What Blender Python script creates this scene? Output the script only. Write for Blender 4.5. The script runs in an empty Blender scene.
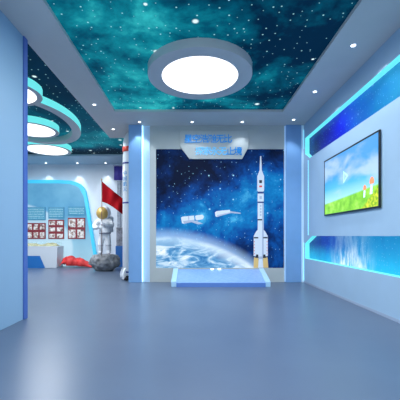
import bpy, bmesh, math, random
from mathutils import Vector, Matrix, noise
random.seed(4)
S = bpy.context.scene
COL = S.collection
PI = math.pi
# ---------------------------------------------------------------- camera, world, light, exposure
EYE = 0.973
cam = bpy.data.cameras.new('camera'); cam.lens = 28.8; cam.sensor_width = 36
cam.shift_x = 0.0125; cam.shift_y = 0.09; cam.clip_start = 0.05
co = bpy.data.objects.new('camera', cam); COL.objects.link(co)
co.location = (0, 0, EYE); co.rotation_euler = (PI/2, 0, 0)
S.camera = co
S.view_settings.view_transform = 'Standard'; S.view_settings.look = 'None'
S.view_settings.exposure = 0.14; S.view_settings.gamma = 1.0
w = bpy.data.worlds.new('world'); S.world = w; w.use_nodes = True
w.node_tree.nodes['Background'].inputs[0].default_value = (0.78, 0.92, 1.0, 1)
w.node_tree.nodes['Background'].inputs[1].default_value = 1.7
WHITE_BLUE = (0.93, 0.97, 1.0)

def area(name, loc, size, energy, color=WHITE_BLUE, rot=(0, 0, 0), shape='DISK', sy=None, spread=PI):
    l = bpy.data.lights.new(name, 'AREA'); l.shape = shape; l.size = size
    if sy: l.size_y = sy
    l.energy = energy; l.color = color; l.spread = spread
    o = bpy.data.objects.new(name, l); COL.objects.link(o); o.location = loc; o.rotation_euler = rot
    return o
area('main_ring_light', (0.07, 4.56, 3.21), 1.0, 75)
area('hall_fill_added', (0.1, 1.3, 3.28), 1.6, 105, shape='RECTANGLE', sy=1.6)  # ambient fill added near the viewpoint; no ceiling lamp is built here
area('left_room_light', (-5.0, 6.3, 3.2), 2.2, 135, shape='RECTANGLE', sy=2.6)  # broad ambient fill added for the left room, without a lamp of its own
area('left_room_light', (-3.83, 8.4, 3.2), 0.9, 60)
area('left_room_light', (-3.41, 6.8, 3.2), 0.8, 36)

# ---------------------------------------------------------------- materials
def newmat(name):
    m = bpy.data.materials.new(name); m.use_nodes = True
    return m, m.node_tree, m.node_tree.nodes['Principled BSDF']
MC = {}
def mat(name, col, rough=0.5, metal=0.0, emit=None, es=0.0, bump=0.0, bscale=40, var=0.0, vscale=3, trans=0.0):
    if name in MC: return MC[name]
    m, nt, b = newmat(name)
    b.inputs['Base Color'].default_value = (*col, 1); b.inputs['Roughness'].default_value = rough
    b.inputs['Metallic'].default_value = metal
    if trans: b.inputs['Transmission Weight'].default_value = trans
    if emit: b.inputs['Emission Color'].default_value = (*emit, 1); b.inputs['Emission Strength'].default_value = es
    g = G(nt)
    if var:
        n = g.noise(g.coord(), vscale, 3)
        g.link(g.ramp(n, [(0.3, tuple(c*(1-var) for c in col)), (0.7, tuple(min(1, c*(1+var)) for c in col))]), b.inputs['Base Color'])
    if bump:
        n = g.noise(g.coord(), bscale, 4)
        bp = nt.nodes.new('ShaderNodeBump'); bp.inputs['Strength'].default_value = bump; bp.inputs['Distance'].default_value = 0.01
        g.link(n, bp.inputs['Height']); g.link(bp.outputs[0], b.inputs['Normal'])
    MC[name] = m
    return m
class G:
    def __init__(s, nt): s.nt = nt
    def N(s, t): return s.nt.nodes.new(t)
    def link(s, a, b): s.nt.links.new(a, b)
    def put(s, v, sock):
        if isinstance(v, (int, float)): sock.default_value = v
        elif isinstance(v, tuple): sock.default_value = (*v, 1) if len(v) == 3 and len(sock.default_value) == 4 else v
        else: s.link(v, sock)
    def coord(s): return s.N('ShaderNodeTexCoord').outputs['Object']
    def sep(s, v):
        n = s.N('ShaderNodeSeparateXYZ'); s.link(v, n.inputs[0]); return n.outputs[0], n.outputs[1], n.outputs[2]
    def mapping(s, v, scale=(1, 1, 1), loc=(0, 0, 0), rot=(0, 0, 0)):
        n = s.N('ShaderNodeMapping'); s.link(v, n.inputs[0]); n.inputs['Scale'].default_value = scale
        n.inputs['Location'].default_value = loc; n.inputs['Rotation'].default_value = rot; return n.outputs[0]
    def m(s, op, a, b=0.0, c=0.0):
        n = s.N('ShaderNodeMath'); n.operation = op
        s.put(a, n.inputs[0]); s.put(b, n.inputs[1]); s.put(c, n.inputs[2]); return n.outputs[0]
    def noise(s, v, scale, detail=4, rough=0.55, dist=0.0):
        n = s.N('ShaderNodeTexNoise'); s.link(v, n.inputs['Vector']); n.inputs['Scale'].default_value = scale
        n.inputs['Detail'].default_value = detail; n.inputs['Roughness'].default_value = rough
        n.inputs['Distortion'].default_value = dist; return n.outputs[0]
    def ramp(s, f, stops):
        n = s.N('ShaderNodeValToRGB'); s.put(f, n.inputs[0]); e = n.color_ramp.elements
        while len(e) < len(stops): e.new(0.5)
        for i, (p, c) in enumerate(stops): e[i].position = p; e[i].color = (*c, 1)
        return n.outputs[0]
    def smooth(s, v, a, b):
        n = s.N('ShaderNodeMapRange'); n.interpolation_type = 'SMOOTHSTEP'; s.put(v, n.inputs[0])
        n.inputs[1].default_value = a; n.inputs[2].default_value = b; return n.outputs[0]
    def mix(s, f, a, b):
        n = s.N('ShaderNodeMix'); n.data_type = 'RGBA'; s.put(f, n.inputs[0]); s.put(a, n.inputs[6]); s.put(b, n.inputs[7]); return n.outputs[2]
    def stars(s, v, scale, rad, keep, plane='xy'):
        x, y, z = s.sep(v); q = s.N('ShaderNodeCombineXYZ'); d = dict(x=x, y=y, z=z)
        s.link(d[plane[0]], q.inputs[0]); s.link(d[plane[1]], q.inputs[1])
        n = s.N('ShaderNodeTexVoronoi'); n.voronoi_dimensions = '2D'; s.link(q.outputs[0], n.inputs['Vector']); n.inputs['Scale'].default_value = scale
        r = s.sep(n.outputs['Color'])
        size = s.m('MULTIPLY', s.m('ADD', s.m('MULTIPLY', r[1], 0.8), 0.45), rad*scale)
        d = s.m('DIVIDE', n.outputs['Distance'], size)
        return s.m('MULTIPLY', s.m('SUBTRACT', 1.0, s.smooth(d, 0.3, 1.0)), s.m('LESS_THAN', r[0], keep))
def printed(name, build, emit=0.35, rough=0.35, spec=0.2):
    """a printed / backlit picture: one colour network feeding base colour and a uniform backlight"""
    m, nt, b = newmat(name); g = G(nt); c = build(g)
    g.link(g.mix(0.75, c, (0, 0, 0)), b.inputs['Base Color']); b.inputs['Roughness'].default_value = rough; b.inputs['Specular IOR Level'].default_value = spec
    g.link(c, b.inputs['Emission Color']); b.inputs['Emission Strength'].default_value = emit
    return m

def sky_main(g):
    v = g.coord(); x, y, z = g.sep(v)
    n = g.noise(v, 0.9, 7, 0.62, 0.4); n2 = g.noise(g.mapping(v, loc=(3, 7, 0)), 3.0, 6, 0.6)
    f = g.m('ADD', g.m('MULTIPLY', n, 0.75), g.m('MULTIPLY', n2, 0.35))
    f = g.m('ADD', f, 0.05); f = g.m('SUBTRACT', f, g.m('MULTIPLY', g.smooth(x, -1.0, 1.7), 0.18))
    c = g.ramp(f, [(0.40, (0.0, 0.015, 0.045)), (0.51, (0.0, 0.075, 0.13)), (0.61, (0.003, 0.20, 0.26)), (0.73, (0.03, 0.46, 0.48))])
    c = g.mix(g.stars(v, 1.9, 0.046, 0.34), c, (0.8, 1, 1))
    return g.mix(g.m('MULTIPLY', g.stars(v, 9, 0.011, 0.5), 0.7), c, (0.5, 0.95, 1))
def sky_left(g):
    v = g.coord(); x, y, z = g.sep(v)
    n = g.noise(g.mapping(v, loc=(5, 2, 0)), 1.0, 7, 0.6, 0.4)
    f = g.m('ADD', g.m('MULTIPLY', n, 0.6), g.m('MULTIPLY', g.smooth(y, 4.6, 8.0), 0.26))
    f = g.m('SUBTRACT', f, g.m('MULTIPLY', g.smooth(y, 8.4, 9.2), 0.5))
    c = g.ramp(f, [(0.12, (0.0, 0.008, 0.02)), (0.36, (0.0, 0.018, 0.05)), (0.5, (0.0, 0.07, 0.12)), (0.68, (0.01, 0.27, 0.33))])
    c = g.mix(g.stars(v, 2.0, 0.05, 0.34), c, (0.8, 1, 1))
    return g.mix(g.m('MULTIPLY', g.stars(v, 8, 0.014, 0.5), 0.6), c, (0.5, 0.95, 1))
MX, MZ = 0.53, 0.297     # root of the mural, object coordinates are relative to it
def mural(g):
    v = g.coord(); x, y, z = g.sep(v)
    flat = g.mapping(v, scale=(1, 0, 1))
    n = g.noise(flat, 1.35, 8, 0.62, 0.5); n2 = g.noise(g.mapping(flat, loc=(4, 0, 9)), 4.5, 8, 0.65)
    # a diagonal brighter cloud band climbing from the middle to the right
    band = g.m('ABSOLUTE', g.m('SUBTRACT', z, g.m('ADD', 1.08, g.m('MULTIPLY', x, 0.30))))
    band = g.m('SUBTRACT', 1.0, g.smooth(band, 0.0, 1.15))
    f = g.m('ADD', g.m('ADD', g.m('MULTIPLY', n, 0.62), g.m('MULTIPLY', n2, 0.32)), g.m('MULTIPLY', band, 0.27))
    f = g.m('ADD', f, g.m('MULTIPLY', g.smooth(x, -1.3, 1.0), 0.07))
    c = g.ramp(f, [(0.46, (0.001, 0.006, 0.030)), (0.58, (0.002, 0.022, 0.12)), (0.68, (0.003, 0.07, 0.32)), (0.79, (0.005, 0.19, 0.50)), (0.92, (0.10, 0.55, 0.88))])
    c = g.mix(g.stars(flat, 4.0, 0.020, 0.15, 'xz'), c, (0.35, 0.72, 1))
    c = g.mix(g.m('MULTIPLY', g.stars(flat, 12, 0.010, 0.28, 'xz'), 0.8), c, (0.3, 0.66, 1))
    # the planet, its clouds and its bright limb
    cx, cz, R = (162.6-195)/47.3-MX, EYE+(236-388.6)/47.3-MZ, 151.5/47.3
    dx = g.m('SUBTRACT', x, cx); dz = g.m('SUBTRACT', z, cz)
    r = g.m('SQRT', g.m('ADD', g.m('MULTIPLY', dx, dx), g.m('MULTIPLY', dz, dz)))
    sw = g.mapping(v, scale=(1.0, 0, 2.6), rot=(0, 0.5, 0))
    cl = g.noise(sw, 2.2, 8, 0.62, 1.2)
    e = g.ramp(cl, [(0.36, (0.03, 0.17, 0.42)), (0.47, (0.12, 0.34, 0.60)), (0.54, (0.42, 0.62, 0.80)), (0.64, (0.86, 0.93, 0.98))])
    rim = g.m('MULTIPLY', g.smooth(r, R-0.28, R-0.02), 0.8)
    e = g.mix(rim, e, g.mix(g.smooth(x, -1.2, 0.6), (0.40, 0.62, 0.84), (0.70, 0.82, 0.92)))
    halo = g.m('MULTIPLY', g.m('SUBTRACT', 1.0, g.smooth(r, R, R+0.24)), 0.7)
    c = g.mix(halo, c, (0.35, 0.55, 0.85))
    return g.mix(g.m('SUBTRACT', 1.0, g.smooth(r, R-0.04, R+0.05)), c, e)
def band_upper(g):
    v = g.coord(); x, y, z = g.sep(v); flat = g.mapping(v, scale=(0, 1, 1))
    n = g.noise(flat, 2.2, 6, 0.6)
    f = g.m('ADD', g.m('MULTIPLY', g.m('SUBTRACT', n, 0.5), 0.35), g.smooth(y, 6.6, 3.4))
    c = g.ramp(f, [(0.0, (0.004, 0.010, 0.10)), (0.13, (0.008, 0.010, 0.27)), (0.42, (0.006, 0.012, 0.60)), (0.62, (0.006, 0.10, 0.60)), (0.85, (0.01, 0.19, 0.50)), (1.0, (0.02, 0.28, 0.56))])
    c = g.mix(g.m('MULTIPLY', g.stars(flat, 5, 0.02, 0.4, 'yz'), 0.5), c, (0.25, 0.5, 1))
    return g.mix(g.m('MULTIPLY', g.stars(flat, 16, 0.008, 0.6, 'yz'), 0.55), c, (0.2, 0.6, 1))
def band_lower(g):
    v = g.coord(); x, y, z = g.sep(v); flat = g.mapping(v, scale=(0, 1, 1))
    streak = g.noise(g.mapping(v, scale=(0, 3.2, 0.9)), 2.6, 8, 0.65)
    n = g.noise(flat, 6, 7, 0.65)
    f = g.m('ADD', g.m('MULTIPLY', g.m('SUBTRACT', streak, 0.5), 0.7), g.smooth(y, 6.5, 4.3))
    c = g.ramp(f, [(0.0, (0.006, 0.03, 0.22)), (0.3, (0.008, 0.05, 0.40)), (0.62, (0.01, 0.15, 0.48)), (1.0, (0.01, 0.27, 0.58))])
    low = g.smooth(z, 0.86, 0.52)
    c = g.mix(g.m('MULTIPLY', low, g.m('ADD', 0.25, g.m('MULTIPLY', n, 0.7))), c, (0.02, 0.58, 0.95))
    # bright wisps around one third of the way from the far end
    p = g.m('SUBTRACT', 1.0, g.smooth(g.m('ABSOLUTE', g.m('SUBTRACT', y, 4.92)), 0.05, 0.78))
    wsp = g.m('MULTIPLY', g.m('MULTIPLY', p, g.smooth(streak, 0.34, 0.66)), g.m('ADD', 0.25, g.m('MULTIPLY', low, 1.25)))
    c = g.mix(g.m('MINIMUM', wsp, 0.95), c, (0.80, 0.92, 1.0))
    return g.mix(g.m('MULTIPLY', g.stars(flat, 18, 0.008, 0.5, 'yz'), 0.4), c, (0.4, 0.8, 1))
def tv_picture(g):
    v = g.coord(); x, y, z = g.sep(v)            # y from 3.95 (near) to 5.69 (far), z 1.33..2.30
    sky = g.ramp(g.smooth(z, 1.45, 2.3), [(0.0, (0.42, 0.80, 0.95)), (0.3, (0.10, 0.48, 0.86)), (0.62, (0.06, 0.33, 0.76)), (1.0, (0.10, 0.34, 0.72))])
    cl = g.noise(g.mapping(v, scale=(0, 1.0, 2.4)), 1.7, 5, 0.5, 0.3)
    bandc = g.m('SUBTRACT', 1.0, g.smooth(g.m('ABSOLUTE', g.m('SUBTRACT', z, g.m('ADD', 1.22, g.m('MULTIPLY', y, 0.165)))), 0.05, 0.36))
    c = g.mix(g.m('MULTIPLY', g.smooth(g.m('ADD', cl, g.m('MULTIPLY', bandc, 0.30)), 0.55, 0.95), 0.7), sky, (0.58, 0.70, 0.92))
    hill = g.m('ADD', g.m('ADD', 1.50, g.m('MULTIPLY', g.smooth(y, 5.7, 3.9), 0.13)), g.m('MULTIPLY', g.m('SINE', g.m('MULTIPLY', y, 2.6)), 0.02))
    gr = g.ramp(g.noise(v, 7, 5), [(0.3, (0.14, 0.50, 0.03)), (0.55, (0.30, 0.72, 0.06)), (0.75, (0.55, 0.85, 0.18))])
    c = g.mix(g.smooth(g.m('SUBTRACT', hill, z), -0.02, 0.02), c, gr)
    bush = g.m('SUBTRACT', g.m('ADD', 1.59, g.m('MULTIPLY', g.noise(v, 16, 3), 0.08)), g.m('MULTIPLY', g.m('ABSOLUTE', g.m('SUBTRACT', y, 3.9)), 0.65))
    return g.mix(g.smooth(g.m('SUBTRACT', bush, z), 0.0, 0.02), c, g.ramp(g.noise(v, 20, 3), [(0.35, (0.16, 0.45, 0.02)), (0.65, (0.75, 0.80, 0.05))]))
def backdrop(g):
    v = g.coord(); x, y, z = g.sep(v)
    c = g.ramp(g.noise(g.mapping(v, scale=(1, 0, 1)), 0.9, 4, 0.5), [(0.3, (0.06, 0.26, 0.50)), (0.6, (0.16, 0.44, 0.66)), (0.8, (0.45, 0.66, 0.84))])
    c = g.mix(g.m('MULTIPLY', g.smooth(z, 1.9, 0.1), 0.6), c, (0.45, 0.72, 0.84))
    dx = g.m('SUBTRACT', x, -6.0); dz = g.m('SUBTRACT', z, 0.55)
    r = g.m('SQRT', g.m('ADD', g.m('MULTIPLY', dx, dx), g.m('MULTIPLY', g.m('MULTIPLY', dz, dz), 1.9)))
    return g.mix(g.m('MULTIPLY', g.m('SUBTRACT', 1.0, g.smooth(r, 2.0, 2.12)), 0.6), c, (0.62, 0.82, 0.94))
def text_board(g):
    v = g.coord(); x, y, z = g.sep(v)
    rows = g.m('SINE', g.m('MULTIPLY', z, 115.0))
    gaps = g.noise(g.mapping(v, scale=(40, 0, 18)), 1.0, 2)
    f = g.m('MULTIPLY', g.smooth(rows, 0.1, 0.6), g.smooth(gaps, 0.40, 0.5))
    return g.mix(g.m('MULTIPLY', f, 0.55), (0.06, 0.30, 0.48), (0.60, 0.82, 0.92))
def photo(seed):
    def f(g):
        v = g.mapping(g.coord(), loc=(seed*1.7, seed, seed*2.3))
        return g.ramp(g.noise(v, 16, 5, 0.6), [(0.36, (0.07, 0.07, 0.10)), (0.46, (0.45, 0.32, 0.28)), (0.54, (0.62, 0.70, 0.78)), (0.64, (0.90, 0.90, 0.88)), (0.74, (0.55, 0.10, 0.08))])
    return f
def floor_mat():
    m, nt, b = newmat('floor_epoxy'); g = G(nt); v = g.coord()
    c = g.ramp(g.noise(v, 1.3, 5, 0.5), [(0.3, (0.092, 0.128, 0.200)), (0.7, (0.105, 0.146, 0.222))])
    g.link(c, b.inputs['Base Color']); 
    b.inputs['Roughness'].default_value = 0.33
    b.inputs['Specular IOR Level'].default_value = 0.45
    return m
def pier_mat():
    m, nt, b = newmat('pier_glass'); g = G(nt); v = g.coord(); x, y, z = g.sep(v)
    c = g.ramp(g.noise(g.mapping(v, scale=(1, 0.8, 0.5)), 0.9, 3, 0.4), [(0.3, (0.26, 0.43, 0.61)), (0.7, (0.31, 0.49, 0.67))])
    g.link(c, b.inputs['Base Color']); b.inputs['Roughness'].default_value = 0.38
    return m

WALL = mat('wall_paint', (0.36, 0.52, 0.68), 0.42, var=0.05, vscale=1.2)
WALLFRAME = mat('wall_silver', (0.46, 0.50, 0.50), 0.5, var=0.03)
CEIL = mat('ceiling_paint', (0.62, 0.59, 0.57), 0.6, var=0.02)
FARWALL = mat('far_wall_paint', (0.66, 0.72, 0.80), 0.6, var=0.03)
BLUECOL = mat('column_blue', (0.19, 0.38, 0.68), 0.4, var=0.04)
DARKBLUE = mat('trim_blue', (0.07, 0.15, 0.48), 0.4)
CYAN = mat('led_cyan', (0.1, 0.3, 0.3), 0.5, emit=(0.14, 0.80, 0.86), es=0.88)
CYAN2 = mat('led_teal', (0.1, 0.3, 0.3), 0.5, emit=(0.15, 0.80, 0.80), es=0.88)
LEDWHITE = mat('led_pale_blue', (0.7, 0.9, 1), 0.5, emit=(0.45, 0.78, 1.0), es=1.3)
LEDARCH = mat('led_sky_blue', (0.03, 0.2, 0.3), 0.5, emit=(0.03, 0.47, 0.76), es=0.9)
LEDSEAM = mat('led_seam', (0.3, 0.8, 0.95), 0.5, emit=(0.22, 0.70, 0.92), es=0.9)
LAMP = mat('diffuser_white', (1, 1, 1), 0.5, emit=(1, 1, 1), es=1.6)
RINGGREY = mat('ring_grey', (0.58, 0.55, 0.55), 0.5)
WHITEM = mat('gloss_white', (0.80, 0.83, 0.88), 0.35)
BLACK = mat('black_plastic', (0.006, 0.007, 0.01), 0.3)
RED = mat('flag_red', (0.36, 0.004, 0.010), 0.7, var=0.12, vscale=6)
RED.node_tree.nodes['Principled BSDF'].inputs['Specular IOR Level'].default_value = 0.08

# ---------------------------------------------------------------- helpers
def tag(o, label=None, cat=None, group=None, kind=None):
    if label: o['label'] = label
    if cat: o['category'] = cat
    if group: o['group'] = group
    if kind: o['kind'] = kind
    return o
def thing(name, loc, label, cat, group=None):
    o = bpy.data.objects.new(name, None); COL.objects.link(o); o.location = loc
    o.empty_display_size = 0.1
    return tag(o, label, cat, group)
def wloc(o):
    v = Vector((0, 0, 0))
    while o is not None: v += o.location; o = o.parent
    return v
def obj(name, bm, m, parent=None, smooth=False, origin=None, bevel=0.0, seg=2):
    """links a bmesh given in world coordinates as one mesh object"""
    me = bpy.data.meshes.new(name)
    off = wloc(parent) if parent else Vector((0, 0, 0))
    loc = Vector((0, 0, 0))
    if origin is not None: loc = Vector(origin) - off
    bmesh.ops.translate(bm, verts=bm.verts, vec=-(off+loc))
    bmesh.ops.recalc_face_normals(bm, faces=bm.faces)
    for f in bm.faces: f.smooth = smooth
    bm.to_mesh(me); bm.free()
    for mm in (m if isinstance(m, (list, tuple)) else [m]): me.materials.append(mm)
    o = bpy.data.objects.new(name, me); COL.objects.link(o)
    if parent: o.parent = parent
    o.location = loc
    if bevel:
        b = o.modifiers.new('bevel', 'BEVEL'); b.width = bevel; b.segments = seg; b.limit_method = 'ANGLE'
    return o
def bx(bm, x0, x1, y0, y1, z0, z1, mi=0):
    vs = [bm.verts.new((x, y, z)) for x in (x0, x1) for y in (y0, y1) for z in (z0, z1)]
    for q in ((0, 1, 3, 2), (4, 6, 7, 5), (0, 4, 5, 1), (2, 3, 7, 6), (0, 2, 6, 4), (1, 5, 7, 3)):
        f = bm.faces.new([vs[i] for i in q]); f.material_index = mi
    return bm
def box(*a): return bx(bmesh.new(), *a)
def prism(bm, pts, axis, a, b):
    """extrude a 2-D outline (convex or not) along an axis between a and b"""
    def P(p, t):
        return {'x': (t, p[0], p[1]), 'y': (p[0], t, p[1]), 'z': (p[0], p[1], t)}[axis]
    A = [bm.verts.new(P(p, a)) for p in pts]; B = [bm.verts.new(P(p, b)) for p in pts]
    bm.faces.new(A); bm.faces.new(list(reversed(B)))
    n = len(pts)
    for i in range(n): bm.faces.new((A[i], B[i], B[(i+1) % n], A[(i+1) % n]))
    return bm
def lathe(bm, c, prof, seg=32, axis='z', cap=True):
    rings = []
    for r, h in prof:
        ring = []
        for k in range(seg):
            a = 2*PI*k/seg; u, v = r*math.cos(a), r*math.sin(a)
            p = (u, v, h) if axis == 'z' else ((u, h, v) if axis == 'y' else (h, u, v))
            ring.append(bm.verts.new((c[0]+p[0], c[1]+p[1], c[2]+p[2])))
        rings.append(ring)
    for a, b in zip(rings, rings[1:]):
        for k in range(seg): bm.faces.new((a[k], a[(k+1) % seg], b[(k+1) % seg], b[k]))
    if cap: bm.faces.new(rings[0]); bm.faces.new(rings[-1])
    return bm
def tube(bm, pts, r, seg=10):
    pts = [Vector(p) for p in pts]; rings = []
    for i, p in enumerate(pts):
        d = (pts[min(i+1, len(pts)-1)] - pts[max(i-1, 0)]).normalized()
        up = Vector((0, 0, 1)) if abs(d.z) < 0.95 else Vector((0, 1, 0))
        a = d.cross(up).normalized(); b = d.cross(a)
        rr = r[i] if isinstance(r, (list, tuple)) else r
        rings.append([bm.verts.new(p + a*rr*math.cos(2*PI*k/seg) + b*rr*math.sin(2*PI*k/seg)) for k in range(seg)])
    for a, b in zip(rings, rings[1:]):
        for k in range(seg): bm.faces.new((a[k], a[(k+1) % seg], b[(k+1) % seg], b[k]))
    bm.faces.new(rings[0]); bm.faces.new(rings[-1])
    return bm
def ribbon_loop(bm, outer, inner, z0, z1, closed=True):
    """flat closed band between two outlines with thickness along z"""
    n = len(outer)
    V = [[bm.verts.new((p[0], p[1], z)) for p in L] for L in (outer, inner) for z in (z0, z1)]
    ob, ot, ib, it = V
    for i in range(n):
        j = (i+1) % n
        bm.faces.new((ob[i], ob[j], ib[j], ib[i])).material_index = 0
        bm.faces.new((ot[i], it[i], it[j], ot[j])).material_index = 0
        bm.faces.new((ob[i], ot[i], ot[j], ob[j])).material_index = 1
        bm.faces.new((ib[i], ib[j], it[j], it[i])).material_index = 0
    return bm
def glyph(ch, size, depth):
    c = bpy.data.curves.new('glyph', 'FONT'); c.body = ch; c.size = size; c.extrude = depth/2; c.offset = 0.008*size
    t = bpy.data.objects.new('glyph', c); COL.objects.link(t); bpy.context.view_layer.update()
    me = bpy.data.meshes.new_from_object(t.evaluated_get(bpy.context.evaluated_depsgraph_get()))
    bpy.data.objects.remove(t); bpy.data.curves.remove(c)
    bm = bmesh.new(); bm.from_mesh(me); bpy.data.meshes.remove(me)
    return bm
def struct(name, bm, m, **k): return tag(obj(name, bm, m, **k), kind='structure')

# ---------------------------------------------------------------- the setting
XL, XW, DB, H, T = -2.02, 2.283, 6.765, 3.30, 0.09
struct('floor', box(-9.0, 2.6, -3.0, 11.0, -0.10, 0.0), floor_mat())
# lowered ceiling border of the hall, round the starry field
bm = bmesh.new()
bx(bm, XL, -1.50, -3, 7.6, H, H+0.16); bx(bm, 1.65, 2.45, -3, 7.6, H, H+0.16)
bx(bm, -1.50, 1.65, 6.0, 7.6, H, H+0.16); bx(bm, -1.50, 1.65, -3, 0.6, H, H+0.16)
struct('ceiling', bm, CEIL)
struct('ceiling', box(-1.50, 1.65, 0.6, 6.0, H+0.045, H+0.12), printed('ceiling_sky', sky_main, 0.95, 0.6, 0.05))
bm = bmesh.new(); bx(bm, -9, XL, -3, 7.6, H+0.05, H+0.13); bx(bm, -9, 0.2, 7.6, 9.3, H+0.05, H+0.13)
struct('ceiling', bm, printed('ceiling_sky_left', sky_left, 0.9, 0.6, 0.05))
struct('ceiling', box(-9, 0.2, 9.3, 10.6, H, H+0.16), mat('far_border', (0.42, 0.55, 0.66), 0.5))
struct('wall_far', box(-9, 0.2, 10.4, 10.6, 0, H), FARWALL)
struct('wall_left', box(-9.0, -8.9, -3, 10.6, 0, H+0.1), FARWALL)
struct('wall_side', box(0.2, 0.4, 6.95, 10.6, 0, H), FARWALL)
# the pier at the left edge of the picture
struct('wall_pier', box(-2.26, -2.0, -3, 3.72, 0, H), pier_mat(), bevel=0.004)
struct('trim_pier', box(-2.27, -1.985, 3.72, 3.80, 0, H), DARKBLUE, bevel=0.004)
# mural wall
mx0, mx1, mz0, mz1 = -0.824, 1.88, 0.297, 2.81
bm = bmesh.new()
for a in ((-1.40, mx0, 0, H), (mx1, 2.45, 0, H), (mx0, mx1, 0, mz0), (mx0, mx1, mz1, H)):
    bx(bm, a[0], a[1], DB, DB+0.18, a[2], a[3])
struct('wall_back', bm, WALLFRAME)
# blue columns either side
struct('trim_1', box(-1.39, -1.115, DB-0.07, DB-0.002, 0, H), BLUECOL, bevel=0.004)
struct('trim_2', box(1.905, 2.225, DB-0.07, DB-0.002, 0, H), BLUECOL, bevel=0.004)
# right wall: a thick facing board with two long recesses
bm = bmesh.new(); XR = XW+T
bx(bm, XW, XR, -3, DB, 3.0, H); bx(bm, XW, XR, -3, DB, 0, 0.507); bx(bm, XW, XR, -3, DB, 0.973, 2.53)
bx(bm, XW, XR, -3, 0.6, 2.53, 3.0); bx(bm, XW, XR, -3, 0.6, 0.507, 0.973)
prism(bm, [(DB, 2.53), (DB, 3.0), (6.64, 3.0), (6.64, 2.68), (6.38, 2.53)], 'x', XW, XR)
prism(bm, [(DB, 0.973), (6.24, 0.973), (6.64, 0.82), (6.64, 0.507), (DB, 0.507)], 'x', XW, XR)
bx(bm, XR+0.012, XR+0.15, -3, DB+0.2, 0, H)
struct('wall_right', bm, WALL)
bm = box(XW-0.006, XW, -3, DB-0.1, 0.0, 0.035)
struct('baseboard_right', bm, mat('skirting', (0.34, 0.42, 0.55), 0.35))

# ---------------------------------------------------------------- right wall: glowing recesses, star bands, seams
u = 0.006
o = thing('led_strip', (XW+T/2, 3.6, 3.0), 'wide cyan light strip along the top of the upper star band', 'light strip')
obj('led_run', box(XW+0.002, XR, 0.6, 6.64, 3.0-u, 3.0), CYAN, o)
obj('led_end', box(XW+0.002, XR, 6.64-u, 6.64, 2.68, 3.0-u), CYAN, o)
obj('led_corner', prism(bmesh.new(), [(6.64-u, 2.68), (6.64, 2.68), (6.38, 2.53), (6.38-u, 2.53)], 'x', XW+0.002, XR), CYAN, o)
o = thing('led_strip', (XW+T/2, 3.6, 0.507), 'thin cyan light strip under the lower star band', 'light strip')
obj('led_run', box(XW+0.002, XR, 0.6, 6.64, 0.507, 0.507+u), CYAN, o)
obj('led_end', box(XW+0.002, XR, 6.64-u, 6.64, 0.507+u, 0.82), CYAN, o)
obj('led_corner', prism(bmesh.new(), [(6.64-u, 0.82), (6.64, 0.82), (6.24, 0.973), (6.24-u, 0.973)], 'x', XW+0.002, XR), CYAN, o)
tag(obj('wall_graphic', box(XR, XR+0.01, 0.6, 6.64, 2.53, 3.0), printed('star_band_upper', band_upper, 0.8)),
    'deep blue starry picture band recessed above the wall screen', 'wall graphic')
tag(obj('wall_graphic', box(XR, XR+0.01, 0.6, 6.64, 0.507, 0.973), printed('star_band_lower', band_lower, 0.85)),
    'blue starry picture band with white wisps recessed below the wall screen', 'wall graphic')
tag(obj('led_seam', box(XW-0.004, XW, 6.435, 6.460, 0.99, 2.50), LEDSEAM), 'faint vertical cyan light line joining the two recesses', 'light strip')
tag(obj('led_seam', box(XW-0.004, XW, 6.70, 6.745, 2.80, 3.2), LEDSEAM), 'short cyan light line high up at the wall corner', 'light strip')
tag(obj('led_seam', box(XW-0.004, XW, 6.70, 6.735, 0.04, 0.84), LEDSEAM), 'cyan light line low down at the wall corner', 'light strip')
# LED lines on the inner flanks of the columns
tag(obj('led_strip', box(-1.114, -1.095, DB-0.05, DB-0.004, 0.01, H-0.01), LEDWHITE), 'vertical pale blue light strip beside the left blue column', 'light strip')
tag(obj('led_strip', box(1.889, 1.904, DB-0.035, DB-0.004, 0.01, H-0.01), mat('led_dim', (0.4, 0.6, 0.8), 0.5, emit=(0.25, 0.45, 0.75), es=0.45)), 'dim vertical light strip beside the right blue column', 'light strip')
tag(obj('reveal_panel', box(-1.092, -0.955, DB-0.012, DB, 0, H), mat('reveal', (0.50, 0.70, 0.90), 0.4), bevel=0.002), 'narrow pale blue panel between left column and mural', 'panel')
tag(obj('reveal_panel', box(2.228, 2.282, DB-0.05, DB, 0, H), mat('reveal_right', (0.60, 0.76, 0.90), 0.4, emit=(0.3, 0.6, 0.8), es=0.15), bevel=0.002), 'narrow light blue panel in the right room corner', 'panel')  # faint glow put into the right panel's colour to lighten the corner

# television
tvx = XW-0.028
tv = thing('television', (XW, 4.82, 1.33), 'wide flat screen with thin black frame on the right wall', 'television')
y0, y1, z0, z1 = 3.91, 5.58, 1.322, 2.276
bm = bmesh.new(); e = 0.022
bx(bm, tvx-0.004, XW-0.010, y0, y1, z0, z0+e); bx(bm, tvx-0.004, XW-0.010, y0, y1, z1-e, z1)
bx(bm, tvx-0.004, XW-0.010, y0, y0+e, z0+e, z1-e); bx(bm, tvx-0.004, XW-0.010, y1-e, y1, z0+e, z1-e)
obj('frame', bm, BLACK, tv, bevel=0.002)
obj('back_cover', box(tvx+0.009, XW-0.001, y0+0.1, y1-0.1, z0+0.1, z1-0.1), BLACK, tv)
sc = obj('screen', box(tvx, tvx+0.007, y0+e, y1-e, z0+e, z1-e), printed('tv_picture', tv_picture, 0.95, 0.25), tv, origin=(0, 0, 0))
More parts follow.
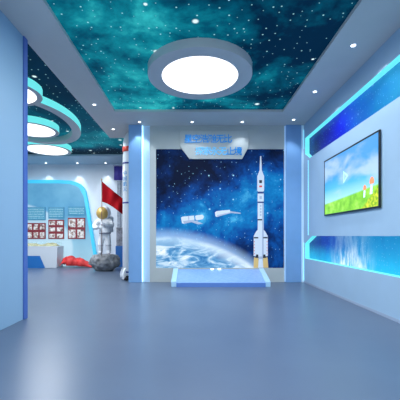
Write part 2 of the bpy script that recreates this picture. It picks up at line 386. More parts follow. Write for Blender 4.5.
# play arrow outline and the orange figures of the shown picture
def tri(cy, cz, r):
    return [(cy+r*0.62, cz+r*0.95), (cy-r*0.85, cz+0.02*r), (cy+r*0.62, cz-r*0.95)]
cy, cz = 4.80, 1.865
bm = bmesh.new(); A = [bm.verts.new((tvx-0.001, *p)) for p in tri(cy, cz, 0.10)]; B = [bm.verts.new((tvx-0.001, *p)) for p in tri(cy+0.002, cz, 0.055)]
for i in range(3): bm.faces.new((A[i], A[(i+1) % 3], B[(i+1) % 3], B[i]))
obj('play_symbol', bm, mat('icon_pale', (0.3, 0.5, 0.5), 0.5, emit=(0.42, 0.92, 0.95), es=0.85), sc)
OR = mat('picture_orange', (0.9, 0.25, 0.1), 0.5, emit=(0.85, 0.20, 0.08), es=0.7)
PW = mat('picture_white', (0.6, 0.8, 0.9), 0.5, emit=(0.5, 0.75, 0.8), es=0.8)
for yy, zz, s in ((4.08, 1.66, 1.0), (4.25, 1.60, 0.75)):
    bm = bmesh.new()
    cap = [(yy+0.055*s*math.cos(a*PI/8), zz+0.07*s*math.sin(a*PI/8)) for a in range(9)]
    bm.faces.new([bm.verts.new((tvx-0.001, *p)) for p in cap+[(yy-0.045*s, zz-0.02*s), (yy+0.045*s, zz-0.02*s)]])
    obj('picture_figure', bm, OR, sc)
    bm = bmesh.new(); bm.faces.new([bm.verts.new((tvx-0.001, *p)) for p in ((yy-0.022*s, zz-0.03*s), (yy+0.03*s, zz-0.03*s), (yy+0.05*s, zz-0.15*s), (yy-0.01*s, zz-0.15*s))])
    obj('picture_figure', bm, PW, sc)

# ---------------------------------------------------------------- the mural
mu = thing('wall_mural', (MX, DB+0.02, MZ), 'large dark blue space mural with planet, satellites and rocket', 'mural')
MY = DB+0.012
obj('picture_panel', box(mx0, mx1, MY, MY+0.03, mz0, mz1), printed('mural_print', mural, 0.82, 0.6, 0.08), mu)
def mp(px, py): return ((px-195)/47.3, EYE+(236-py)/47.3)
def pshape(bm, pts, lift, mi=0):
    f = bm.faces.new([bm.verts.new((*[mp(*p)[0]], MY-lift, mp(*p)[1])) for p in pts]); f.material_index = mi
def prect(bm, x0, y0, x1, y1, lift, mi=0): pshape(bm, [(x0, y0), (x1, y0), (x1, y1), (x0, y1)], lift, mi)
def pm(name, c, e=0.35): return mat('print_'+name, c, 0.4, emit=c, es=e)
PWH, PGR, PDK, PRD, PFL, PNV = pm('white', (0.50, 0.56, 0.64)), pm('grey', (0.30, 0.36, 0.48)), pm('dark', (0.01, 0.015, 0.03)), pm('red', (0.6, 0.04, 0.03)), pm('flame', (0.55, 0.38, 0.14)), pm('navy', (0.01, 0.03, 0.16))
ML = [PWH, PGR, PDK, PRD, PFL, PNV]
bm = bmesh.new(); cx = 260.8; L = 0.002
pshape(bm, [(cx-.5, 156), (cx+.5, 156), (cx+1.0, 165), (cx+1.1, 170), (cx-1.1, 170), (cx-1.0, 165)], L)
pshape(bm, [(cx-1.1, 170), (cx+1.1, 170), (cx+2.6, 174), (cx+3.4, 176), (cx+3.4, 190.5), (cx+2.6, 191.5), (cx-2.6, 191.5), (cx-3.4, 190.5), (cx-3.4, 176), (cx-2.6, 174)], L)
prect(bm, cx-1.5, 180, cx+1.3, 183, L*1.5, 2); prect(bm, cx-1.5, 185.4, cx+1.4, 187.2, L*1.5, 3)
prect(bm, cx-3.1, 193.5, cx+3.1, 201.5, L); prect(bm, cx-1.2, 196, cx+1.2, 199, L*1.5, 1)
for a, b in ((191.5, 193.5), (201.5, 203)): prect(bm, cx-2.9, a, cx+2.9, b, L, 5)
prect(bm, cx-3, 203, cx+3, 219, L); prect(bm, cx-3, 219, cx+3, 220.4, L, 2)
for yy in (205, 208, 211, 214): prect(bm, cx-.7, yy, cx+.7, yy+1.8, L*1.5, 1)
prect(bm, cx-3, 220.4, cx+3, 233, L); prect(bm, cx+1.4, 203, cx+3, 258, L*1.3, 1)
for s in (-1, 1):
    x = cx+s*4.6
    pshape(bm, [(x-s*2.0, 229.5), (x, 231.5), (x+s*2.4, 236), (x+s*2.5, 256), (x-s*2.6, 257), (x-s*2.6, 229.5)], L*1.2)
    prect(bm, x-2.2, 237, x+2.2, 238.4, L*1.6, 2)
    for q in range(5): prect(bm, x+s*1.7-.25, 241+q*3, x+s*1.7+.25, 242.4+q*3, L*1.6, 3)
    pshape(bm, [(x-2.2, 257.5), (x+2.2, 257.5), (x+3.0, 267.8), (x-2.6, 267.8)], L, 4)
    pshape(bm, [(x-1.0*s-1, 254.5), (x-1.0*s+1, 254.5), (x-1.0*s+1.6, 258), (x-1.0*s-1.6, 258)], L*1.8, 2)
prect(bm, cx-2.1, 233, cx+2.1, 257.5, L)
pshape(bm, [(cx-1.6, 256.5), (cx+1.6, 256.5), (cx+2.6, 259), (cx-2.6, 259)], L*1.8, 1)
pshape(bm, [(cx-2.0, 259), (cx+2.0, 259), (cx+2.6, 267.8), (cx-2.6, 267.8)], L*1.1, 0)
obj('rocket_picture', bm, ML, mu)
bm = bmesh.new()
pshape(bm, [(181, 217.5), (182.5, 216.6), (194, 215.6), (194.5, 221.4), (184, 223.8), (182, 223.2)], L)
pshape(bm, [(183, 221), (194.3, 219.5), (194.5, 221.4), (184, 223.8)], L*1.3, 1)
pshape(bm, [(195.2, 216.2), (196, 215.4), (202.5, 214.6), (204, 216.5), (203, 219), (197, 220.4), (195.6, 219.5)], L)
pshape(bm, [(188, 216), (189, 215.9), (189.5, 222.4), (188.6, 222.6)], L*1.5, 1)
pshape(bm, [(190, 221.5), (196, 220.6), (203, 223.6), (198, 224.4)], L, 1)
obj('satellite_picture', bm, ML, mu)
bm = bmesh.new()
pshape(bm, [(215, 212.5), (216.4, 211.2), (222, 210.4), (230, 209.8), (230.5, 213.2), (222, 215.4), (217, 217), (215.4, 216)], L)
pshape(bm, [(217, 215), (230.4, 212.2), (230.5, 213.2), (222, 215.4), (217, 217)], L*1.3, 1)
pshape(bm, [(230.5, 211.0), (241, 212.8), (240.6, 213.8), (230.5, 213)], L, 1)
obj('satellite_picture', bm, ML, mu)

# the header plate with its raised lettering
hs = thing('header_sign', (0.43, DB-0.03, 2.66), 'pale trapezoid plate with blue raised lettering above the mural', 'sign')
pts = [mp(180, 147), mp(189.5, 159.3), mp(242, 159.3), mp(248.5, 147), mp(248.5, 131), mp(180, 131)]
obj('panel', prism(bmesh.new(), pts, 'y', DB-0.035, DB-0.002), WALLFRAME, hs, bevel=0.004)
LT = mat('letter_blue', (0.005, 0.17, 0.50), 0.35, emit=(0.005, 0.22, 0.56), es=0.4)  # slight glow added to both letter blues to keep them vivid
LT2 = mat('letter_light_blue', (0.10, 0.45, 0.75), 0.35, emit=(0.06, 0.38, 0.70), es=0.4)
for line, px0, px1, pyb, cols in (('星空浩瀚无比', 184.0, 231.0, 142.6, (0, 0, 0, 0, 0, 0)), ('探索永无止境', 195.0, 241.0, 154.8, (1, 1, 1, 1, 0, 0))):
    step = (px1-px0)/6
    for i, ch in enumerate(line):
        bm = glyph(ch, step*1.13/47.3, 0.02)
        bmesh.ops.transform(bm, matrix=Matrix.Translation((mp(px0+i*step, 0)[0], DB-0.047, mp(0, pyb)[1])) @ Matrix.Rotation(PI/2, 4, 'X'), verts=bm.verts)
        obj('letter', bm, (LT, LT2)[cols[i]], hs)

# ---------------------------------------------------------------- sloping light-blue ramp stage
rp = thing('floor_stage', (0.495, 6.4, 0), 'low sloping light blue platform in front of the mural', 'platform')
RX0, RX1, RY0, RY1 = -0.455, 1.445, 6.105, 6.74
def slope(x0, x1, lift0, lift1, base=0.0):
    return prism(bmesh.new(), [(RY0, base), (RY1, base), (RY1, 0.275+lift1), (RY0, 0.082+lift0)], 'x', x0, x1)
def stage_mat():
    m, nt, b = newmat('stage_blue'); g = G(nt); v = g.coord()
    n = g.noise(g.mapping(v, scale=(1, 4, 4)), 14, 5, 0.7)
    g.link(g.ramp(n, [(0.35, (0.17, 0.33, 0.68)), (0.65, (0.30, 0.48, 0.80))]), b.inputs['Base Color'])
    b.inputs['Roughness'].default_value = 0.3; return m
obj('deck', slope(RX0+0.1, RX1-0.1, 0, 0), stage_mat(), rp)
obj('front_edge', box(RX0+0.1, RX1-0.1, RY0-0.012, RY0, 0, 0.078), mat('stage_front', (0.10, 0.22, 0.58), 0.35), rp)
RAIL = mat('rail_pale', (0.42, 0.66, 0.86), 0.35)
obj('side_rail', slope(RX0, RX0+0.1, 0.02, 0.02), RAIL, rp, bevel=0.006)
obj('side_rail', slope(RX1-0.1, RX1, 0.02, 0.02), RAIL, rp, bevel=0.006)
for X in (0.36, 0.51):
    bm = lathe(bmesh.new(), (X, 6.71, 0.272), [(0.035, 0), (0.035, 0.012), (0.02, 0.02)], 16)
    tag(obj('stage_lamp', bm, mat('lamp_spot', (1, 1, 1), 0.4, emit=(0.9, 0.97, 1), es=1.5), rp))

# ---------------------------------------------------------------- ceiling lamps
def circ(cx, cy, r, n=72): return [(cx+r*math.cos(2*PI*k/n), cy+r*math.sin(2*PI*k/n)) for k in range(n)]
def disc(c, r, z0, z1, n=72): return prism(bmesh.new(), circ(c[0], c[1], r, n), 'z', z0, z1)
t = thing('ceiling_lamp', (0.07, 4.56, H+0.04), 'big round white ceiling lamp with wide grey rim in the hall', 'ceiling lamp')
obj('lamp_rim', ribbon_loop(bmesh.new(), circ(0.07, 4.56, 0.735, 96), circ(0.07, 4.56, 0.54, 96), 3.233, 3.344), [RINGGREY, RINGGREY], t, smooth=False)
obj('diffuser', disc((0.07, 4.56), 0.54, 3.238, 3.26, 96), LAMP, t)
t = thing('ceiling_lamp', (-3.3, 6.6, H+0.05), 'large looping grey ceiling lamp with teal edge carrying two white discs', 'ceiling lamp')
zb, zt = 3.215, 3.349
n = 120
def loop(rx, ry):
    c, s = math.cos(0.15), math.sin(0.15); P = []
    for k in range(n):
        a = 2*PI*k/n; ux, uy = rx*math.cos(a), ry*math.sin(a)
        P.append((-3.33+ux*c-uy*s, 6.45+ux*s+uy*c))
    return P
obj('ring', ribbon_loop(bmesh.new(), loop(0.95, 1.42), loop(0.77, 1.24), zb+0.004, zt), [RINGGREY, CYAN2], t)
for c, r in (((-2.95, 5.02), 0.42), ((-3.86, 8.38), 0.50)):
    obj('lamp_rim', ribbon_loop(bmesh.new(), circ(*c, r+0.085), circ(*c, r), zb, zt), [RINGGREY, CYAN2], t)
    obj('diffuser', disc(c, r, zb+0.004, zb+0.02), LAMP, t)
t = thing('ceiling_lamp', (-3.46, 6.8, H+0.05), 'round white disc lamp hanging inside the looping grey ring', 'ceiling lamp')
obj('lamp_rim', ribbon_loop(bmesh.new(), circ(-3.46, 6.8, 0.53), circ(-3.46, 6.8, 0.45), zb, zt), [RINGGREY, CYAN2], t)
obj('diffuser', disc((-3.46, 6.8), 0.45, zb+0.004, zb+0.02), LAMP, t)

# recessed downlights, each with its own spot
def downlight(x, y, label, e=22, size=1.6):
    o = thing('downlight', (x, y, H), label, 'downlight', 'recessed downlights in the ceiling border')
    obj('trim_ring', lathe(bmesh.new(), (x, y, H), [(0.045, 0), (0.042, -0.006), (0.032, -0.006), (0.03, -0.002)], 24), mat('dl_trim', (0.55, 0.58, 0.65), 0.4), o)
    obj('lens', lathe(bmesh.new(), (x, y, H), [(0.027, -0.004), (0.027, -0.009)], 20), mat('dl_lens', (1, 1, 1), 0.4, emit=(1, 1, 1), es=3), o)
    l = bpy.data.lights.new('spot', 'SPOT'); l.energy = e; l.spot_size = size; l.spot_blend = 0.5; l.color = (0.85, 0.93, 1.0); l.shadow_soft_size = 0.03
    s = bpy.data.objects.new('spot', l); COL.objects.link(s); s.parent = o; s.location = (0, 0, -0.03)
downlight(-1.13, 6.52, 'small ceiling downlight in front of the left blue column', 20)
downlight(-0.06, 6.52, 'small ceiling downlight above the left half of the header lettering', 9)
downlight(0.96, 6.52, 'small ceiling downlight near the right end of the header lettering', 12)
downlight(1.97, 6.39, 'small ceiling downlight in front of the right blue column', 20)
downlight(1.93, 5.15, 'small ceiling downlight over the right wall by the star band', 50, 2.0)
downlight(1.93, 3.9, 'ceiling downlight over the right wall above the television', 50, 2.0)
downlight(-1.78, 5.66, 'ceiling downlight in the left border, nearer one', 20)
downlight(-1.78, 6.96, 'ceiling downlight just before the white model rocket', 14)
def wallspot(x, label):
    o = thing('downlight', (x, 10.2, H), label, 'downlight', 'downlights along the far wall')
    obj('lens', lathe(bmesh.new(), (x, 10.2, H), [(0.028, 0), (0.028, -0.010)], 20), mat('dl_lens', (1, 1, 1)), o)
    l = bpy.data.lights.new('spot', 'SPOT'); l.energy = 26; l.spot_size = 1.1; l.spot_blend = 0.4; l.shadow_soft_size = 0.03; l.color = (0.9, 0.96, 1)
    s = bpy.data.objects.new('spot', l); COL.objects.link(s); s.parent = o; s.location = (0, 0, -0.03)
wallspot(-4.75, 'far downlight above the middle of the glowing arch')
wallspot(-3.75, 'far downlight above the right shoulder of the glowing arch')
wallspot(-2.85, 'far downlight above the flag')

# ---------------------------------------------------------------- far end of the left room
AY = 10.28
def ap(px, py): return ((px-195)*AY/320, EYE+(236-py)*AY/320)
def arch(dx, dz):     # outline from lower right up over the rounded shoulder and away to the left
    P = [ap(97.5, 268.5)]
    P[0] = (P[0][0]-dx*0.6, 0.0)
    a = ap(86.5, 196); P.append((a[0]-dx*0.8, a[1]))
    for px, py in ((85.2, 191), (83.2, 187), (80.2, 184), (76, 182), (71, 180.6), (60, 180.0)):
        q = ap(px, py); k = 1 if py > 185 else 0.5
        P.append((q[0]-dx*k, q[1]-dz*(0.5 if py > 185 else 1)))
    P.append((-7.2, ap(0, 179.5)[1]-dz)); P.append((-7.6, ap(0, 184)[1]-dz)); P.append((-7.9, 2.2)); P.append((-7.9, 0.0))
    return P
o = thing('display_wall', (-5.5, 10.33, 0), 'pale blue display backdrop framed by a glowing cyan rounded arch', 'display wall')
pa, pb = arch(0, 0), arch(0.115, 0.105)
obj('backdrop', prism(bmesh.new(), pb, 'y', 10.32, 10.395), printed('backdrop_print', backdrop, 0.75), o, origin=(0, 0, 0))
bm = bmesh.new()
for yy in (10.27,):
    A = [bm.verts.new((p[0], yy, p[1])) for p in pa]; B = [bm.verts.new((p[0], yy, p[1])) for p in pb]
    A2 = [bm.verts.new((p[0], 10.395, p[1])) for p in pa]; B2 = [bm.verts.new((p[0], 10.395, p[1])) for p in pb]
    for i in range(len(pa)-1):
        bm.faces.new((A[i], A[i+1], B[i+1], B[i])); bm.faces.new((A2[i], B2[i], B2[i+1], A2[i+1]))
        bm.faces.new((A[i], A2[i], A2[i+1], A[i+1])); bm.faces.new((B[i], B[i+1], B2[i+1], B2[i]))
obj('glowing_arch', bm, LEDARCH, o)
# information boards on the backdrop
TB = printed('text_board', text_board, 0.75); REDB = mat('board_red', (0.20, 0.015, 0.03), 0.5)
TBF = mat('board_rim', (0.05, 0.25, 0.42), 0.5)
ph = [printed('photo_%d' % i, photo(i+1), 0.7) for i in range(4)]
BY = 10.30
def brd(px0, px1, py0, py1): a = ap(px0, py1); b = ap(px1, py0); return a[0], b[0], a[1], b[1]
for px0, px1, py0, py1, lb in ((26.5, 45.3, 207, 220.2, 'blue text board on the backdrop, widest and partly behind the pier'), (48.3, 63.8, 207, 218.6, 'blue text board, middle of the three on the backdrop'), (67.8, 85, 206.5, 215.6, 'blue text board nearest the astronaut on the backdrop')):
    x0, x1, z0, z1 = brd(px0, px1, py0, py1)
    o = thing('text_board', ((x0+x1)/2, BY, z0), lb, 'board', 'blue text boards')
    obj('frame', box(x0, x1, BY-0.02, BY+0.02, z0, z1), TBF, o)
    obj('text_sheet', box(x0+0.03, x1-0.03, BY-0.026, BY-0.02, z0+0.03, z1-0.03), TB, o)
k = 0
for px0, px1, py0, py1, nc, lb in ((26.5, 45.3, 223, 239, 3, 'red photo board, widest, low behind the pier edge'), (48.3, 63.8, 219.8, 239, 2, 'red photo board with six pictures, middle of the three'), (67.8, 85, 217.8, 239, 2, 'red photo board nearest the astronaut statue')):
    x0, x1, z0, z1 = brd(px0, px1, py0, py1)
    o = thing('photo_board', ((x0+x1)/2, BY, z0), lb, 'board', 'red photo boards')
    obj('backing', box(x0, x1, BY-0.02, BY+0.02, z0, z1), REDB, o)
    nr = 2 if nc == 3 or px0 > 60 else 3
    for r in range(nr):
        for c in range(nc):
            wz, wx = (z1-z0)/nr, (x1-x0)/nc
            obj('photo_print', box(x0+c*wx+0.03, x0+(c+1)*wx-0.03, BY-0.027, BY-0.02, z0+r*wz+0.04, z0+(r+1)*wz-0.04), ph[k % 4], o); k += 1
# display case
o = thing('display_case', (-4.9, 9.95, 0), 'white exhibit counter with blue recess and glass top', 'display case')
fy = 9.72
cxr = (57.3-195)*fy/320
pts = [(-6.6, 0.0), (cxr-0.02, 0.0), (cxr, 0.66), (-6.6, 0.66)]
obj('body', prism(bmesh.new(), pts, 'y', fy, 10.2), mat('case_white', (0.50, 0.55, 0.62), 0.4), o, bevel=0.01)
a, b, c_ = (27-195)*fy/320, (40-195)*fy/320, (45.2-195)*fy/320
obj('blue_panel', prism(bmesh.new(), [(-6.5, 0.0), (c_, 0.0), (b, 0.37), (-6.5, 0.37)], 'y', fy-0.012, fy), mat('case_blue', (0.01, 0.13, 0.42), 0.35), o)
bm = bmesh.new(); nn = 40
V = [[bm.verts.new((-6.5+(cxr-0.1+6.5)*i/nn, fy+0.05+0.4*j/8, 0.663+(0.0 if i in (0, nn) or j in (0, 8) else 0.05+0.09*noise.noise((i*0.35, j*0.5, 2))))) for j in range(9)] for i in range(nn+1)]
for i in range(nn):
    for j in range(8): bm.faces.new((V[i][j], V[i+1][j], V[i+1][j+1], V[i][j+1]))
obj('sand_relief', bm, mat('sand', (0.42, 0.38, 0.20), 0.8, var=0.4, vscale=8), o, smooth=True)
m, nt, b = newmat('case_glass'); b.inputs['Base Color'].default_value = (0.6, 0.9, 0.95, 1); b.inputs['Alpha'].default_value = 0.12; b.inputs['Roughness'].default_value = 0.05
obj('glass_cover', box(-6.55, cxr-0.05, fy+0.03, 10.17, 0.662, 0.80), m, o)
# draped red cloth
bm = bmesh.new(); nu, nv = 60, 12
prof = [(0, 0.08), (0.07, 0.24), (0.2, 0.31), (0.36, 0.30), (0.5, 0.25), (0.66, 0.22), (0.82, 0.13), (1.0, 0.02)]
def pz(t):
    for (a0, b0), (a1, b1) in zip(prof, prof[1:]):
        if t <= a1: return b0+(b1-b0)*(t-a0)/(a1-a0)
    return 0
V = []
for i in range(nu+1):
    t_ = i/nu; row = []
    for j in range(nv+1):
        s_ = j/nv
        x = -4.16+1.0*t_+0.02*math.sin(9*s_)
        y = 9.80+0.36*s_+0.03*math.sin(t_*17)
        h = pz(t_)*(math.sin(PI*(0.12+0.76*s_))**0.7)
        z = 0.012+h*(1+0.25*noise.noise((t_*8, s_*3, 5)))+0.02*abs(math.sin(t_*16+s_*7))*min(1, 8*h)
        if j in (0, nv): z = max(0.01, z*0.35 if t_ > 0.2 else z*0.8)
        row.append(bm.verts.new((x, y, z)))
    V.append(row)
for i in range(nu):
    for j in range(nv): bm.faces.new((V[i][j], V[i+1][j], V[i+1][j+1], V[i][j+1]))
cl = obj('red_cloth', bm, mat('cloth_red', (0.60, 0.03, 0.03), 0.6, var=0.2, vscale=7), smooth=True)
md = cl.modifiers.new('thickness', 'SOLIDIFY'); md.thickness = 0.01; md.offset = 1
tag(cl, 'bright red cloth lying in folds on the floor before the backdrop', 'cloth')

# far right corner of that room: banner, post, cabinet
FY = 10.15
def fp(px, py): return ((px-195)*FY/320, EYE+(236-py)*FY/320)
x0, zt_ = fp(114, 165.5); x1, zb_ = fp(124, 180.2)
o = thing('hanging_banner', ((x0+x1)/2, FY, zb_), 'purple blue banner on the far wall behind the rocket', 'banner')
bm = bmesh.new(); V = []
for i in range(11):
    V.append([bm.verts.new((x0+(x1-x0)*i/10, FY+0.012*math.sin(i*1.3), z)) for z in (zb_, zt_-0.02)])
for i in range(10): bm.faces.new((V[i][0], V[i+1][0], V[i+1][1], V[i][1]))
bn = obj('banner_cloth', bm, mat('banner_purple', (0.07, 0.05, 0.36), 0.6, var=0.15, vscale=9), o, smooth=True)
bn.modifiers.new('thickness', 'SOLIDIFY').thickness = 0.006
obj('banner_rod', tube(bmesh.new(), [(x0-0.03, FY, zt_), (x1+0.03, FY, zt_)], 0.012), mat('rod', (0.4, 0.42, 0.5), 0.3, 0.8), o)
a0, _ = fp(117, 0); a1, _ = fp(125, 0)
p0, _ = fp(117.3, 0); p1, _ = fp(120.8, 0)
o = thing('exhibit_stand', ((a0+a1)/2, FY+0.05, 0), 'tall grey post on a blue cabinet beside the astronaut', 'exhibit stand')
obj('post', box(p0, p1, FY-0.02, FY+0.09, 1.24, fp(0, 181)[1]), mat('post_grey', (0.30, 0.34, 0.42), 0.5, var=0.35, vscale=14), o, bevel=0.006)
obj('picture_block', box(a0, a1, FY-0.1, FY+0.18, 0.66, 1.24), mat('block_grey', (0.22, 0.23, 0.28), 0.5, var=0.6, vscale=10), o, bevel=0.01)
obj('cabinet', box(a0-0.02, a1+0.02, FY-0.12, FY+0.2, 0.0, 0.66), mat('cab_blue', (0.02, 0.14, 0.46), 0.4), o, bevel=0.01)

# ---------------------------------------------------------------- rock, astronaut, flag
def P(px, py, d): return Vector(((px-195)*d/320, d, EYE+(236-py)*d/320))
RC = Vector((-2.53, 9.0, 0.0))
bm = bmesh.new(); bmesh.ops.create_icosphere(bm, subdivisions=5, radius=1.0)
for v in bm.verts:
    c = v.co.copy()
    d = 1+0.16*noise.noise(c*1.7+Vector((3, 1, 2)))+0.08*noise.noise(c*4.3)+0.035*noise.noise(c*10)
    # facets: ridged creases
    d -= 0.07*abs(noise.noise(c*3.1+Vector((7, 7, 7))))
    v.co = Vector((c.x*0.41*d, c.y*0.36*d, c.z*0.30*d+0.235))
    if v.co.z < 0.21: 
        k = (0.21-v.co.z); v.co.x *= 1-0.8*k; v.co.y *= 1-0.8*k
    v.co.z = min(v.co.z, 0.455+0.06*(v.co.z-0.455)); v.co.z = max(v.co.z, 0.0)
    v.co += RC
rk = obj('rock', bm, mat('rock_grey', (0.20, 0.21, 0.23), 0.9, bump=1.0, bscale=22, var=0.45, vscale=7), smooth=True, origin=RC)
tag(rk, 'rough grey boulder under the white astronaut statue', 'rock')

AR = Vector((-2.57, 9.0, 0.458))
ast = thing('astronaut_statue', AR, 'white astronaut statue with gold visor standing on the grey boulder', 'statue')
def skin(name, verts, edges, m, parent, root=0, sub=2):
    me = bpy.data.meshes.new(name); me.from_pydata([v[0] for v in verts], edges, [])
    o = bpy.data.objects.new(name, me); COL.objects.link(o); o.parent = parent
    me.materials.append(m)
    md = o.modifiers.new('skin', 'SKIN'); md.use_smooth_shade = True; md.branch_smoothing = 0.4
    lay = me.skin_vertices[0].data if me.skin_vertices else None
    if lay is None:
        bmm = bmesh.new(); bmm.from_mesh(me); bmm.verts.layers.skin.verify(); bmm.to_mesh(me); bmm.free(); lay = me.skin_vertices[0].data
    for i, v in enumerate(verts):
        r = v[1]; lay[i].radius = (r, r) if isinstance(r, float) else r
    lay[root].use_root = True
    o.modifiers.new('smooth', 'SUBSURF').levels = sub; o.modifiers['smooth'].render_levels = sub
    return o
SUIT = mat('suit_white', (0.72, 0.75, 0.80), 0.6, bump=0.5, bscale=25, var=0.08, vscale=9)
vs = [((0.03, 0.02, 0.55), (0.15, 0.12)), ((0.03, 0.02, 0.70), (0.145, 0.12)), ((0.02, 0.02, 0.86), (0.17, 0.13)), ((0.01, 0.02, 0.96), (0.14, 0.11)), ((0.0, 0.02, 1.04), (0.085, 0.085)),
      # photo-left arm, hand low on the pole
      ((-0.17, 0.02, 0.93), 0.085), ((-0.235, -0.07, 0.79), 0.075), ((-0.16, -0.20, 0.745), 0.062), ((-0.05, -0.275, 0.755), 0.048),
      # photo-right arm, forearm across the chest to the pole
      ((0.20, 0.02, 0.93), 0.085), ((0.255, -0.07, 0.80), 0.075), ((0.18, -0.20, 0.82), 0.062), ((0.09, -0.275, 0.87), 0.048),
      # legs and boots
      ((-0.06, 0.02, 0.47), 0.095), ((-0.085, -0.01, 0.27), 0.078), ((-0.09, 0.03, 0.10), 0.068), ((-0.09, 0.02, 0.055), 0.06), ((-0.10, -0.09, 0.05), 0.05),
      ((0.12, 0.02, 0.47), 0.095), ((0.135, -0.01, 0.27), 0.078), ((0.14, 0.03, 0.10), 0.068), ((0.14, 0.02, 0.055), 0.06), ((0.15, -0.09, 0.05), 0.05)]
es = [(0, 1), (1, 2), (2, 3), (3, 4), (3, 5), (5, 6), (6, 7), (7, 8), (3, 9), (9, 10), (10, 11), (11, 12),
      (0, 13), (13, 14), (14, 15), (15, 16), (16, 17), (0, 18), (18, 19), (19, 20), (20, 21), (21, 22)]
def hand(base_i, palm, side, z):
    # palm vertex then four fingers curling round the pole and a thumb closing from the other side
    pi = len(vs); vs.append((palm, 0.034)); es.append((base_i, pi))
skin('body', vs, es, SUIT, ast)
poleL = Vector((0.035, -0.30, 0))
def glove(name, wrist, s):
    """gloved hand: palm beside the pole, four unequal fingers wrapped round it, thumb opposite"""
    wv = Vector(wrist); v = [(tuple(wv), 0.036), (tuple(wv+Vector((s*0.035, -0.004, 0.0))), (0.034, 0.026))]
    e = [(0, 1)]
    for k, (dz, ln) in enumerate(((0.030, 0.92), (0.010, 1.0), (-0.010, 0.95), (-0.029, 0.8))):
        b = len(v); c = Vector((poleL.x, poleL.y, wv.z+dz))
        p = [Vector((c.x-s*0.030, c.y-0.008, c.z)), Vector((c.x-s*0.004, c.y-0.030*ln, c.z)), Vector((c.x+s*0.022*ln, c.y-0.014, c.z-0.002))]
        for q in p: v.append((tuple(q), 0.0088))
        e += [(1, b), (b, b+1), (b+1, b+2)]
    b = len(v)
    v.append(((wv.x+s*0.03, wv.y+0.022, wv.z+0.03), 0.010)); v.append(((poleL.x+s*0.012, poleL.y+0.026, wv.z+0.042), 0.009))
    e += [(1, b), (b, b+1)]
    return skin(name, v, e, SUIT, ast, sub=1)
glove('glove', (-0.038, -0.288, 0.757), 1)
glove('glove', (0.105, -0.290, 0.877), -1)
def sph(c, r, sc=(1, 1, 1), cut=None, sub=4):
    bm = bmesh.new(); bmesh.ops.create_icosphere(bm, subdivisions=sub, radius=r)
    if cut: bmesh.ops.bisect_plane(bm, geom=bm.verts[:]+bm.edges[:]+bm.faces[:], plane_co=(0, cut, 0), plane_no=(0, 1, 0), clear_outer=True)
    for v in bm.verts: v.co = Vector((v.co.x*sc[0], v.co.y*sc[1], v.co.z*sc[2]))+Vector(c)+AR
    return bm
hm = obj('helmet', sph((0, 0.02, 1.165), 0.195), mat('helmet_white', (0.76, 0.79, 0.84), 0.3), ast, smooth=True)
obj('visor', sph((-0.01, 0.005, 1.16), 0.19, (1.0, 1.06, 1.0), cut=-0.03), mat('visor_gold', (0.55, 0.37, 0.11), 0.4, 0.3), hm, smooth=True)
obj('neck_ring', lathe(bmesh.new(), AR+Vector((0, 0.02, 1.0)), [(0.11, 0), (0.135, 0.01), (0.135, 0.04), (0.11, 0.05)], 28), mat('ring_metal', (0.5, 0.53, 0.6), 0.35, 0.6), ast, smooth=True)
bm = box(AR.x-0.17, AR.x+0.21, AR.y+0.11, AR.y+0.30, AR.z+0.62, AR.z+1.08)
obj('backpack', bm, mat('pack_white', (0.62, 0.65, 0.71), 0.5), ast, bevel=0.04, seg=3)
bm = box(AR.x-0.05, AR.x+0.12, AR.y-0.155, AR.y-0.09, AR.z+0.80, AR.z+0.91)
obj('chest_pack', bm, mat('chest_grey', (0.42, 0.45, 0.52), 0.5), ast, bevel=0.015, seg=2)
obj('belt', lathe(bmesh.new(), AR+Vector((0.03, 0.02, 0.575)), [(0.150, 0), (0.163, 0.008), (0.163, 0.032), (0.150, 0.04)], 28), mat('belt_grey', (0.25, 0.27, 0.33), 0.5), ast, smooth=True)
for X in (-0.085, 0.137):
    obj('knee_band', lathe(bmesh.new(), AR+Vector((X, 0.0, 0.235)), [(0.070, 0), (0.081, 0.008), (0.081, 0.03), (0.070, 0.038)], 20), mat('ring_metal', (0.5, 0.5, 0.5)), ast, smooth=True)
# flag
PX, PY = AR.x+poleL.x, AR.y+poleL.y
fl = thing('flag', (PX, PY, 0.42), 'red flag on a slim pole held by the astronaut', 'flag')
obj('pole', tube(bmesh.new(), [(PX, PY, 0.42), (PX, PY, 2.49)], 0.011, 12), mat('pole_brown', (0.22, 0.14, 0.12), 0.4, 0.3), fl, smooth=True)
obj('finial', lathe(bmesh.new(), (PX, PY, 2.485), [(0.011, 0), (0.022, 0.012), (0.016, 0.03), (0.003, 0.055)], 14), mat('finial_gold', (0.6, 0.4, 0.15), 0.3, 0.8), fl, smooth=True)
bm = bmesh.new(); V = []; nu, nv = 40, 18
for i in range(nu+1):
    u_ = i/nu; row = []
    for j in range(nv+1):
        v_ = j/nv
        top = 2.46-0.50*u_**0.95; bot = 1.90-0.38*u_**1.6-0.02*math.sin(u_*PI)
        z = bot+(top-bot)*v_
        y = PY+0.05*math.sin(u_*7+v_*1.5)*u_+0.03*math.sin(u_*15-v_*3)*u_
        row.append(bm.verts.new((PX+0.010+0.60*u_, y, z)))
    V.append(row)
for i in range(nu):
    for j in range(nv): bm.faces.new((V[i][j], V[i+1][j], V[i+1][j+1], V[i][j+1]))
fc = obj('flag_cloth', bm, RED, fl, smooth=True)
fc.modifiers.new('thickness', 'SOLIDIFY').thickness = 0.004

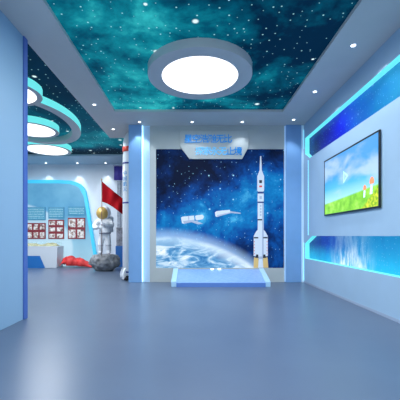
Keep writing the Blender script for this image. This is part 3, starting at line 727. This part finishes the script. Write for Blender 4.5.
# ---------------------------------------------------------------- model rocket beside the left column
RXc, RYc, RR = -1.475, 7.12, 0.132
rt = thing('model_rocket', (RXc, RYc, 0), 'tall white model rocket with red band beside the left blue column', 'model rocket')
RW = mat('rocket_white', (0.70, 0.74, 0.80), 0.35)
obj('rocket_body', lathe(bmesh.new(), (RXc, RYc, 0), [(RR-0.02, 0.10), (RR, 0.13), (RR, 2.76), (RR-0.008, 2.78), (RR-0.010, 3.04), (0.105, 3.13), (0.07, 3.22), (0.02, 3.29)], 40), RW, rt, smooth=True)
def rb(name, z0, z1, m, r=RR+0.003): return obj(name, lathe(bmesh.new(), (RXc, RYc, 0), [(r-0.003, z0), (r, z0+0.002), (r, z1-0.002), (r-0.003, z1)], 40), m, rt, smooth=True)
def rz(py): return EYE+(236-py)*RYc/320
rb('red_band', rz(152.5), rz(147.5), mat('band_red', (0.70, 0.06, 0.03), 0.4))
NB = mat('band_navy', (0.03, 0.05, 0.28), 0.4)
for py in (164, 203.2, 271.5): rb('navy_band', rz(py+0.8), rz(py-0.8), NB, RR+0.005)
for k, ch in enumerate('中国航天'):
    g_ = glyph(ch, 0.11, 0.004)
    for v in g_.verts:       # wrap the glyph onto the hull
        a = -PI/2-0.50+(v.co.x-0.05)/RR
        x, z = v.co.x, v.co.y; r = RR+0.003+v.co.z
        v.co = Vector((RXc+r*math.cos(a), RYc+r*math.sin(a), rz(176+k*5.2)+z))
    obj('letter', g_, mat('letter_hull', (0.06, 0.32, 0.66), 0.4), rt)
for k in range(4):
    a = PI*k/2+PI/4+0.35
    bm = bmesh.new()
    prism(bm, [(RR-0.02, 0.10), (RR+0.085, 0.03), (RR+0.095, 0.12), (RR+0.06, 0.22), (RR-0.02, 0.29)], 'y', -0.028, 0.028)
    bmesh.ops.transform(bm, matrix=Matrix.Translation((RXc, RYc, 0)) @ Matrix.Rotation(a, 4, 'Z'), verts=bm.verts)
    obj('fin', bm, RW, rt, bevel=0.012)
obj('nozzle', lathe(bmesh.new(), (RXc, RYc, 0), [(0.11, 0.0), (0.10, 0.04), (0.07, 0.105)], 28), mat('nozzle_dark', (0.03, 0.03, 0.035), 0.4, 0.6), rt, smooth=True)
